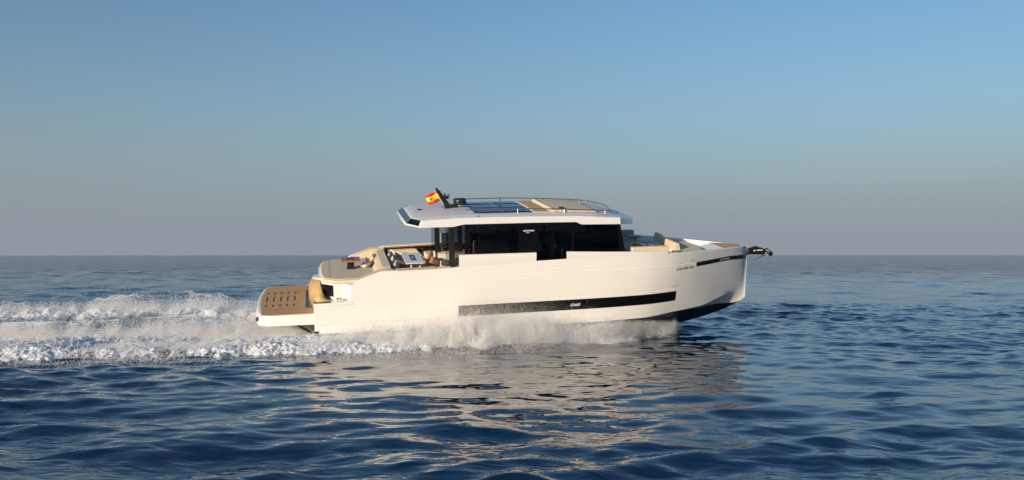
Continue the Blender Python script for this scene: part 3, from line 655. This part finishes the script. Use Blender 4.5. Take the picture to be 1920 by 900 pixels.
# bow roller arm (part of the yacht) and the anchor hanging in it
arm = MB(); pts = [(9.33, 3.02), (9.40, 3.21), (9.78, 3.30), (10.10, 3.20), (10.14, 3.08), (10.02, 2.98), (9.6, 3.0)]
arm.side(pts, -.11, -.075); arm.side(pts, .075, .11); arm.side([(9.3, 3.06), (9.3, 3.12), (10.0, 3.10), (10.0, 3.05)], -.08, .08)
AR = arm.build('bow_roller', 'matte', Y, bevel=.012)
MB().box(9.60, 9.68, -.116, -.111, 3.14, 3.18).build('arm_mark', 'letterw', AR); MB().box(9.74, 9.98, -.116, -.111, 3.15, 3.185).build('arm_mark', 'letterw', AR)
MB().box(9.28, 9.42, -.09, .09, 2.98, 3.22).build('stem_fitting', 'chrome', Y, bevel=.02)
a = thing('anchor', 'stainless anchor hanging from the black roller arm at the bow', 'anchor', (10.1, 0, 3.05))
MB().tube([(-.45, 0, .06), (-.1, 0, .04), (.12, 0, .02), (.2, 0, -.02)], .024, 10).build('shank', 'chrome', a, smooth=60)
fk = MB(); fk.hexa([(.16, -.02, .10), (.28, -.02, .08), (.36, -.02, -.03), (.32, -.02, -.16), (.22, -.02, -.12)], [(.14, .17, .12), (.25, .2, .12), (.34, .17, .0), (.30, .08, -.12), (.2, .1, -.1)])
fk.hexa([(.16, -.03, .10), (.28, -.03, .08), (.36, -.03, -.03), (.32, -.03, -.16), (.22, -.03, -.12)], [(.12, -.17, .08), (.23, -.2, .06), (.32, -.17, -.05), (.28, -.08, -.16), (.18, -.1, -.14)])
fk.build('fluke', 'gold', a, bevel=.01)
MB().lathe((.1, 0, .1), [(.055, -.01), (.075, -.01), (.075, .01), (.055, .01)], 18, axis='y').build('roll_bar', 'chrome', a, smooth=50)
MB().tube([(-.05, -.05, -.08), (-.22, -.05, -.2), (-.42, -.05, -.31)], [.02, .014, .008], 8).build('tripping_line', 'seam', a, smooth=60)
MB().tube([(.06, -.03, -.02), (-.02, -.06, -.12), (-.1, -.05, -.1)], .022, 8).build('shackle', 'gold', a, smooth=60)

# ================================================================== SEA
def fft_noise(n, size, slope, lmin, lmax, seed, aniso=1.0):
    g = np.random.default_rng(seed); k = np.fft.fftfreq(n, size/n)
    kx, ky = np.meshgrid(k*aniso, k, indexing='ij'); kk = np.hypot(kx, ky); kk[0, 0] = 1e9
    amp = kk**(-slope)*(kk > 1/lmax)*(kk < 1/lmin)
    f = np.fft.ifft2(amp*np.exp(2j*np.pi*g.random((n, n)))*(g.normal(size=(n, n))+0)).real
    f -= f.mean(); f /= f.std()
    def s(x, y):
        u = (x/size*n) % n; v = (y/size*n) % n; i = np.floor(u).astype(int); j = np.floor(v).astype(int); a = u-i; b = v-j
        i2 = (i+1) % n; j2 = (j+1) % n; i %= n; j %= n
        return f[i, j]*(1-a)*(1-b)+f[i2, j]*a*(1-b)+f[i, j2]*(1-a)*b+f[i2, j2]*a*b
    return s
wr = np.random.default_rng(11)
NW = 190
lam = np.exp(wr.uniform(math.log(.34), math.log(8), NW))
ang = R(-82)+wr.normal(0, R(34), NW)*np.where(lam < 3, 1.15, .8)
kw = 2*math.pi/lam; ph = wr.uniform(0, 2*math.pi, NW)
slope_i = 0.0168*np.clip(lam/.8, .5, 1)*np.clip((2.1/lam), .24, 1)
amp = slope_i/kw*np.sqrt(2)
def sea_height(x, y, spacing):
    z = np.zeros_like(x); dx = np.zeros_like(x); dy = np.zeros_like(x)
    calm = np.exp(-((x-1)/11)**4)*np.exp(-((y-25)/10.5)**4)
    gust = np.clip(.92+.22*gustn(x, y), .3, 1.6)*1.0
    for i in range(NW):
        att = np.clip((lam[i]/spacing-2.2)/2.5, 0, 1)
        if not att.any(): continue
        p = kw[i]*(math.cos(ang[i])*x+math.sin(ang[i])*y)+ph[i]
        a = amp[i]*att*(1-calm*(.66 if lam[i] < .7 else .42 if lam[i] < 1.5 else .40)); c = np.cos(p); s = np.sin(p)
        z += a*c; dx -= math.cos(ang[i])*a*s; dy -= math.sin(ang[i])*a*s
    return z*gust, dx*gust, dy*gust
gustn = fft_noise(256, 220, 1.2, 9, 80, 5)
# wake: height of the churned water above the calm sea
def ss(a, b, x): t = np.clip((x-a)/(b-a), 0, 1); return t*t*(3-2*t)
def front_edge(x): return np.interp(x, [-60, -14.4, -5.7, -1, 3.6, 6], [24.0, 25.6, 27.3, 28.3, 29.6, 31.5])
ridgen = fft_noise(512, 40, 1.2, .5, 5, 31, .8)
def wake_h(x, y):
    fe = front_edge(x); aft = 1-ss(-10.5, -8.0, x)
    h = .22*ss(0, .9, y-fe)*(1-.0*x)
    h = h+.10*np.exp(-((y-fe-.8)/.5)**2)
    h = h+aft*.18*np.exp(-((y-(fe+4.6))/.8)**2)
    h = h+.17*ss(1.0, 2.4, y-fe)*np.exp(-((x+5)/3.6)**4)
    ry = 35.8+.02*(x+9); far = np.exp(-((y-ry)/1.5)**2)*(1+.09*ridgen(x, y))
    h = h+aft*.86*far*np.interp(x, [-60, -40, -17, -12, -8], [.35, .6, 1.0, 1.05, .8])
    h = h*(1-ss(37.2, 39.5, y))
    return h*ss(7.5, 5.0, x) if False else h*(1-ss(-1.5, 4.5, x))
def build_sea():
    # polar sheet: fine where the photograph looks, coarse elsewhere, out to the horizon
    th = np.concatenate([np.linspace(-180, -42, 70)[:-1], np.linspace(-42, 42, 1001), np.linspace(42, 180, 70)[1:]])
    th = R(90)-np.radians(th)
    r = np.concatenate([[0.5, 3, 6], np.exp(np.linspace(math.log(9), math.log(60), 640)), np.exp(np.linspace(math.log(60.5), math.log(900), 380)), np.exp(np.linspace(math.log(930), math.log(30000), 40))])
    RR, TT = np.meshgrid(r, th, indexing='ij'); x = RR*np.cos(TT); y = RR*np.sin(TT)
    dr = np.gradient(r)[:, None]*np.ones_like(x); dt = np.abs(np.gradient(th))[None, :]*RR
    sp = np.maximum(dr, dt*.6)
    z, dx, dy = sea_height(x, y, sp)
    z *= 1.0; wk = wake_h(x, y)
    z = z*(1-.92*ss(0, .10, wk))+wk*.75-.03*ss(0, .2, wk)
    co = np.stack([x+dx*.8, y+dy*.8, z+WZ], -1).reshape(-1, 3)
    nr, ntx = x.shape
    me = bpy.data.meshes.new('sea_water'); i = np.arange(nr-1)[:, None]*ntx+np.arange(ntx-1)[None, :]
    q = np.stack([i, i+ntx, i+ntx+1, i+1], -1).reshape(-1, 4)
    q = q[:, ::-1]
    make_mesh(me, co, q)
    setattr_(me, 'ripple', (1-.84*np.exp(-((x-1)/11)**4)*np.exp(-((y-25)/10.5)**4)).ravel())
    setattr_(me, 'far_waves', ss(55, 260, RR).ravel())
    o = bpy.data.objects.new('sea_water', me); C.objects.link(o)
    tag(o, 'deep blue rippled open sea reaching the horizon', 'sea', kind='structure'); return o
def setattr_(me, nm, a):
    at = me.attributes.new(nm, 'FLOAT', 'POINT'); at.data.foreach_set('value', a.astype(np.float32))
def make_mesh(me, co, q, smooth=True):
    me.vertices.add(len(co)); me.vertices.foreach_set('co', co.astype(np.float32).ravel())
    k = q.shape[1]; me.loops.add(q.size); me.loops.foreach_set('vertex_index', q.astype(np.int32).ravel())
    me.polygons.add(len(q)); me.polygons.foreach_set('loop_start', np.arange(len(q), dtype=np.int32)*k)
    me.polygons.foreach_set('use_smooth', np.full(len(q), smooth)); me.update(calc_edges=True); me.validate()
sea = build_sea()
def water_mat():
    m = bpy.data.materials.new('sea_water'); m.use_nodes = True; n = m.node_tree.nodes; l = m.node_tree.links; b = n['Principled BSDF']
    b.inputs['Base Color'].default_value = (0.001, 0.018, 0.052, 1); b.inputs['Roughness'].default_value = .02
    b.inputs['IOR'].default_value = 1.5
    g = n.new('ShaderNodeNewGeometry')
    prev = None
    fa = n.new('ShaderNodeAttribute'); fa.attribute_name = 'far_waves'
    fr_ = n.new('ShaderNodeAttribute'); fr_.attribute_name = 'ripple'
    for sx, sy, dist, det in ((.20, .42, 3.0, 3.5), (1.5, 3.0, .06, 1.5), (3.4, 7.5, .010, 1.0)):
        mp = n.new('ShaderNodeMapping'); mp.inputs['Scale'].default_value = (sx, sy, 1); mp.inputs['Rotation'].default_value = (0, 0, R(8))
        l.new(g.outputs['Position'], mp.inputs[0])
        t = n.new('ShaderNodeTexNoise'); t.inputs['Scale'].default_value = 1; t.inputs['Detail'].default_value = det; t.inputs['Roughness'].default_value = .45
        t.inputs['Distortion'].default_value = .4
        l.new(mp.outputs[0], t.inputs['Vector'])
        bp = n.new('ShaderNodeBump'); bp.inputs['Strength'].default_value = 1; bp.inputs['Distance'].default_value = dist
        if prev is None: l.new(fa.outputs['Fac'], bp.inputs['Strength'])
        else: l.new(fr_.outputs['Fac'], bp.inputs['Strength'])
        l.new(t.outputs['Fac'], bp.inputs['Height'])
        if prev: l.new(prev.outputs[0], bp.inputs['Normal'])
        prev = bp
    l.new(prev.outputs[0], b.inputs['Normal'])
    return m
sea.data.materials.append(water_mat())

# ------------------------------------------------------------------ foam: lumpy sheet that breaks through the water surface
fn1 = fft_noise(1024, 24, 1.3, .14, 1.6, 21, .85); fn2 = fft_noise(1024, 9, 1.1, .04, .35, 22, .85); fn3 = fft_noise(1024, 60, 1.8, 1.2, 12, 23, .45)
fn4 = fft_noise(1024, 31, 1.5, .3, 3, 24, .4)
fn5 = fft_noise(1024, 6, .9, .03, .16, 25, .8)
def build_foam():
    x = np.concatenate([np.linspace(-60, -20, 260)[:-1], np.arange(-20, 5.6, .033)])
    v = np.concatenate([np.arange(-.9, 4.8, .03), np.arange(4.8, 13.5, .055)])
    X, V = np.meshgrid(x, v, indexing='ij'); Yy = front_edge(X)+V
    wh = wake_h(X, Yy)*.75
    l1 = fn1(X, Yy); l2 = fn2(X, Yy); l3 = fn3(X, Yy); l4 = fn4(X, Yy)
    aft = 1-ss(-10.0, -8.2, X)
    edge = V-.26+.09*l3+.10*l1
    near = ss(-.38, -.05, edge)*(1-ss(4.2, 5.4, V)*aft)
    ry = 35.8+.02*(X+9)
    far = aft*ss(ry-1.7, ry-.3, Yy+.25*l3)
    tro = aft*(.24+.16*l3+.35*np.interp(X, [-60, -22, -16, -10], [.6, .35, .15, -.35]))*ss(4.0, 5.2, V)
    cov = np.clip(np.maximum(np.maximum(near*(.70+.22*(1-ss(.6, 1.8, V))), far*.72), tro), 0, 1)
    present = np.maximum(np.maximum(near, far), aft*ss(4.0, 4.6, V))
    present = present*(1-ss(37.3, 38.6, Yy+.3*l3))*(1-ss(-4.6, -2.6, X+.9*l3))*np.interp(X, [-60, -45, -20], [.0, .6, 1])
    cov *= present
    l5 = fn5(X, Yy)
    cell = np.tanh(np.abs(l1)*1.1)*.55+np.tanh(np.abs(l2)*.9)*.45
    z = WZ+wh-.075+.135*present**.5+(.024*cell+.013*l2+.013*l5+.03*l4)*(.25+.75*cov)+.05*cov*l3
    z -= .2*(present < .03)
    co = np.stack([X, Yy, z], -1).reshape(-1, 3); nx_, ny_ = X.shape
    i = np.arange(nx_-1)[:, None]*ny_+np.arange(ny_-1)[None, :]
    q = np.stack([i, i+ny_, i+ny_+1, i+1], -1).reshape(-1, 4)
    keep = (present.reshape(-1)[q].max(axis=1) > .02); q = q[keep]
    me = bpy.data.meshes.new('wake_foam'); make_mesh(me, co, q); setattr_(me, 'foam_cover', cov.ravel())
    o = bpy.data.objects.new('wake_foam', me); C.objects.link(o)
    tag(o, 'churned white foam spread along the yacht and its wake', 'foam', kind='stuff'); return o
foam = build_foam()
def foam_mat():
    m = bpy.data.materials.new('sea_foam'); m.use_nodes = True; n = m.node_tree.nodes; l = m.node_tree.links; b = n['Principled BSDF']
    g = n.new('ShaderNodeNewGeometry'); at = n.new('ShaderNodeAttribute'); at.attribute_name = 'foam_cover'
    mp = n.new('ShaderNodeMapping'); mp.inputs['Scale'].default_value = (3.6, 11.0, 10.0); l.new(g.outputs['Position'], mp.inputs[0])
    t = n.new('ShaderNodeTexNoise'); t.inputs['Detail'].default_value = 5; t.inputs['Scale'].default_value = 1; t.inputs['Roughness'].default_value = .62; t.inputs['Distortion'].default_value = 1.0
    l.new(mp.outputs[0], t.inputs['Vector'])
    a = n.new('ShaderNodeMath'); a.operation = 'MULTIPLY_ADD'; a.inputs[1].default_value = .62; a.inputs[2].default_value = -.32; l.new(at.outputs['Fac'], a.inputs[0])
    c = n.new('ShaderNodeMath'); c.operation = 'ADD'; l.new(a.outputs[0], c.inputs[0]); l.new(t.outputs['Fac'], c.inputs[1])
    r = n.new('ShaderNodeMapRange'); r.interpolation_type = 'SMOOTHSTEP'; r.inputs['From Min'].default_value = .30; r.inputs['From Max'].default_value = .62; l.new(c.outputs[0], r.inputs['Value'])
    x = n.new('ShaderNodeMix'); x.data_type = 'RGBA'; x.inputs[6].default_value = (.17, .23, .28, 1); x.inputs[7].default_value = (.76, .78, .80, 1)
    l.new(r.outputs[0], x.inputs[0]); l.new(x.outputs[2], b.inputs['Base Color'])
    r2 = n.new('ShaderNodeMapRange'); r2.inputs['To Min'].default_value = .12; r2.inputs['To Max'].default_value = .7; l.new(r.outputs[0], r2.inputs['Value']); l.new(r2.outputs[0], b.inputs['Roughness'])
    bp = n.new('ShaderNodeBump'); bp.inputs['Strength'].default_value = .8; bp.inputs['Distance'].default_value = .05; l.new(t.outputs['Fac'], bp.inputs['Height']); l.new(bp.outputs[0], b.inputs['Normal'])
    return m
foam.data.materials.append(foam_mat())

# ------------------------------------------------------------------ spray: real droplets (a cloud of small spheres)
dm = bpy.data.materials.new('spray_droplets'); dm.use_nodes = True
n_ = dm.node_tree.nodes; l_ = dm.node_tree.links; n_.clear()
o_ = n_.new('ShaderNodeOutputMaterial'); d_ = n_.new('ShaderNodeBsdfDiffuse'); d_.inputs[0].default_value = (.90, .89, .88, 1)
t_ = n_.new('ShaderNodeBsdfTranslucent'); t_.inputs[0].default_value = (.90, .89, .88, 1)
x_ = n_.new('ShaderNodeMixShader'); x_.inputs[0].default_value = .35
l_.new(d_.outputs[0], x_.inputs[1]); l_.new(t_.outputs[0], x_.inputs[2]); l_.new(x_.outputs[0], o_.inputs[0])
def droplets(name, pos, rad, label):
    me = bpy.data.meshes.new(name); me.vertices.add(len(pos)); me.vertices.foreach_set('co', pos.astype(np.float32).ravel())
    at = me.attributes.new('drop_radius', 'FLOAT', 'POINT'); at.data.foreach_set('value', rad.astype(np.float32))
    me.materials.append(dm); me.update()
    o = bpy.data.objects.new(name, me); C.objects.link(o)
    g = bpy.data.node_groups.new(name+'_nodes', 'GeometryNodeTree')
    g.interface.new_socket('Geometry', in_out='INPUT', socket_type='NodeSocketGeometry'); g.interface.new_socket('Geometry', in_out='OUTPUT', socket_type='NodeSocketGeometry')
    gi = g.nodes.new('NodeGroupInput'); go = g.nodes.new('NodeGroupOutput'); mp = g.nodes.new('GeometryNodeMeshToPoints')
    na = g.nodes.new('GeometryNodeInputNamedAttribute'); na.data_type = 'FLOAT'; na.inputs[0].default_value = 'drop_radius'
    sm_ = g.nodes.new('GeometryNodeSetMaterial'); sm_.inputs['Material'].default_value = dm
    g.links.new(gi.outputs[0], mp.inputs['Mesh']); g.links.new(na.outputs[0], mp.inputs['Radius'])
    g.links.new(mp.outputs[0], sm_.inputs[0]); g.links.new(sm_.outputs[0], go.inputs[0])
    md = o.modifiers.new('droplets', 'NODES'); md.node_group = g
    return tag(o, label, 'spray', kind='stuff')
def rad(n, lo=.004, hi=.016, p=2.5): return lo+(hi-lo)*rng.random(n)**p
def surf(x, y): return WZ+wake_h(x, y)*.75
B3 = np.array(BM.to_3x3()); BT = np.array(BM.translation)
# bow spray thrown out from the chine along the near side (and, unseen mostly, the far side)
def bow_spray(N, side):
    s = 6.55-13.0*rng.random(N)**1.1                    # emission station along the hull (boat X)
    tt = rng.random(N)**.8                               # flight time fraction
    jet = np.interp(s, [-6.4, -4.5, -2, 1, 4, 5.6, 6.3, 6.6], [.15, .3, .65, .9, .97, .9, .72, .4])
    ph_ = fn1(s*2.1+3, tt*0+5*side)*.5+fn2(s*1.3, tt*0+9)*.25
    vz = np.clip(2.6+.55*rng.normal(size=N)+.8*ph_, .3, 4.3)*jet*1.1
    vy = np.clip(4.3+1.7*rng.normal(size=N)+.9*ph_, .1, 9)*jet*np.interp(s, [1.5, 4.2, 6.6], [1, .55, .4]); vz *= np.interp(s, [2, 4, 6], [1, .85, .8])
    t = tt*(2*np.maximum(vz, .2)/9.8*1.25+.1)
    bxp = s-2.6*t+rng.normal(size=N)*.10
    y0 = np.interp(s, [-6, 3, 5.5, 6.6], [2.3, 2.1, 1.1, .15])
    P = np.stack([bxp, side*(y0), np.interp(s, [-6, 3, 5.5, 6.6], [.9, .75, .6, .55])], -1)@B3.T+BT
    P[:, 1] += side*(-1)*-1*vy*t*1.0 if side > 0 else -vy*t
    P[:, 2] = np.minimum(P[:, 2], WZ+.45)*.5+(WZ+.15)*.5+vz*t-4.9*t*t+rng.normal(size=N)*.05
    ok = (P[:, 2] > surf(P[:, 0], P[:, 1])-.02) & (rng.random(N) < np.clip(.55+.26*fn1(s*1.6+t*1.2, t*2.0+side*7)+.08*fn3(P[:, 0]*2, t), .1, 1))
    return P[ok]
A1 = bow_spray(1150000, -1)
Nf = 90000; sf = 6.75-1.9*rng.beta(1.2, 1.8, Nf); tf = rng.random(Nf); lf = fn1(sf*2.5, sf*0+4)
vzf = np.clip(1.55+.45*rng.normal(size=Nf)+.5*lf, .3, 3); vyf = np.clip(1.3+.9*rng.normal(size=Nf), -.2, 3.5); tt_ = tf*2*vzf/9.8*1.2
Pf = np.stack([sf-1.2*tt_, -np.interp(sf, [4.8, 6.0, 6.75], [1.2, .7, .1]), sf*0], -1)@B3.T+BT
Pf[:, 1] -= vyf*tt_; Pf[:, 2] = WZ+.18+vzf*tt_-4.9*tt_**2+.04*rng.normal(size=Nf)
A1 = np.concatenate([A1, Pf[Pf[:, 2] > WZ]])
A2 = bow_spray(60000, 1)
# fine speckle flung higher along the hull
N = 330000; s = -3.0+rng.gamma(1.8, .92, N); s = s[s < 4.5]; N = len(s); hgt = rng.gamma(1.7, .36, N)*np.interp(s, [-3, 0, 3], [1.25, 1, .5])
P = np.stack([s, -(2.45+rng.random(N)*1.3), .95+hgt], -1)@B3.T+BT
xm = np.concatenate([rng.uniform(-6.5, 4.6, 900000), rng.uniform(-2, 4.2, 350000)]); fe_ = front_edge(xm)
ym = fe_+.35+2.5*rng.beta(1.5, 1.5, len(xm))+.3*fn3(xm, xm*0); hm = rng.exponential(.12, len(xm))*(1+.5*np.clip(fn1(xm, ym), -1, 2))*np.interp(xm, [-6.5, -4, -2, 2, 4.6], [.5, .9, 1.1, 1, .3])
ym = ym+1.9*ss(1.2, 4.6, xm); ok_ = rng.random(len(xm)) < np.interp(xm, [-6.5, -4.5, -1, 1.8, 4.6], [.3, .7, 1, .8, 0])
Pm = np.stack([xm, ym, surf(xm, ym)+hm], -1)[ok_]
P = np.concatenate([A1, A2, P, Pm])
droplets('bow_spray', P, np.concatenate([rad(len(A1)+len(A2), .0022, .0085, 3), rad(len(P)-len(A1)-len(A2)-len(Pm), .0011, .0024, 2), rad(len(Pm), .0022, .010, 3)]), 'fine white spray thrown up along the near side of the hull')
# wake: mist ridge, far plume, splashes over the foam
L = []
def cloud(N, x0, x1, yc, sy, hz, zoff=0.0, dens=None, dx=0):
    x = rng.uniform(x0, x1, N); y = yc(x)+rng.normal(size=N)*sy
    h = rng.exponential(1, N)*hz(x)*(1+.45*np.clip(fn3(x, y*.2), -1, 2))*(1+.35*np.clip(fn1(x, y), -1, 2))
    z = surf(x, y)+zoff+np.minimum(h, hz(x)*3.2)
    L.append(np.stack([x, y, z], -1))
cloud(700000, -30, -6.7, lambda x: front_edge(x)+4.5, .35, lambda x: np.interp(x, [-30, -14, -9, -6.7], [.10, .17, .26, .22]))
cloud(160000, -10.5, -7.0, lambda x: 32.2+0*x, .9, lambda x: .22+0*x)
cloud(400000, -30, -8.3, lambda x: 36.1+.02*(x+9), .6, lambda x: np.interp(x, [-30, -20, -16.5, -13.8, -12, -10, -8.3], [.08, .11, .14, .27, .20, .15, .20]))
cloud(420000, -24, -1, lambda x: front_edge(x)+2.0, 1.1, lambda x: .05+0*x)
cloud(5000, -19, -8.3, lambda x: 36.0+0*x, .8, lambda x: .30+0*x)
P = np.concatenate(L)
droplets('wake_spray', P, rad(len(P), .0024, .010, 3.2), 'white spray and mist drifting above the wake astern')

# ------------------------------------------------------------------ sea haze: thin even air over the whole water
hz = MB().box(-31000, 31000, -31000, 31000, -3, 8.6).build('haze', [], None, smooth=0)
hm_ = bpy.data.materials.new('haze_air'); hm_.use_nodes = True; hn_ = hm_.node_tree.nodes; hn_.clear()
ho = hn_.new('ShaderNodeOutputMaterial'); hp = hn_.new('ShaderNodeVolumePrincipled'); hp.inputs['Color'].default_value = (.86, .90, .95, 1)
hp.inputs['Density'].default_value = 3.5e-5; hp.inputs['Anisotropy'].default_value = .2
hm_.node_tree.links.new(hp.outputs[0], ho.inputs['Volume']); hz.data.materials.append(hm_)
tag(hz, kind='stuff')
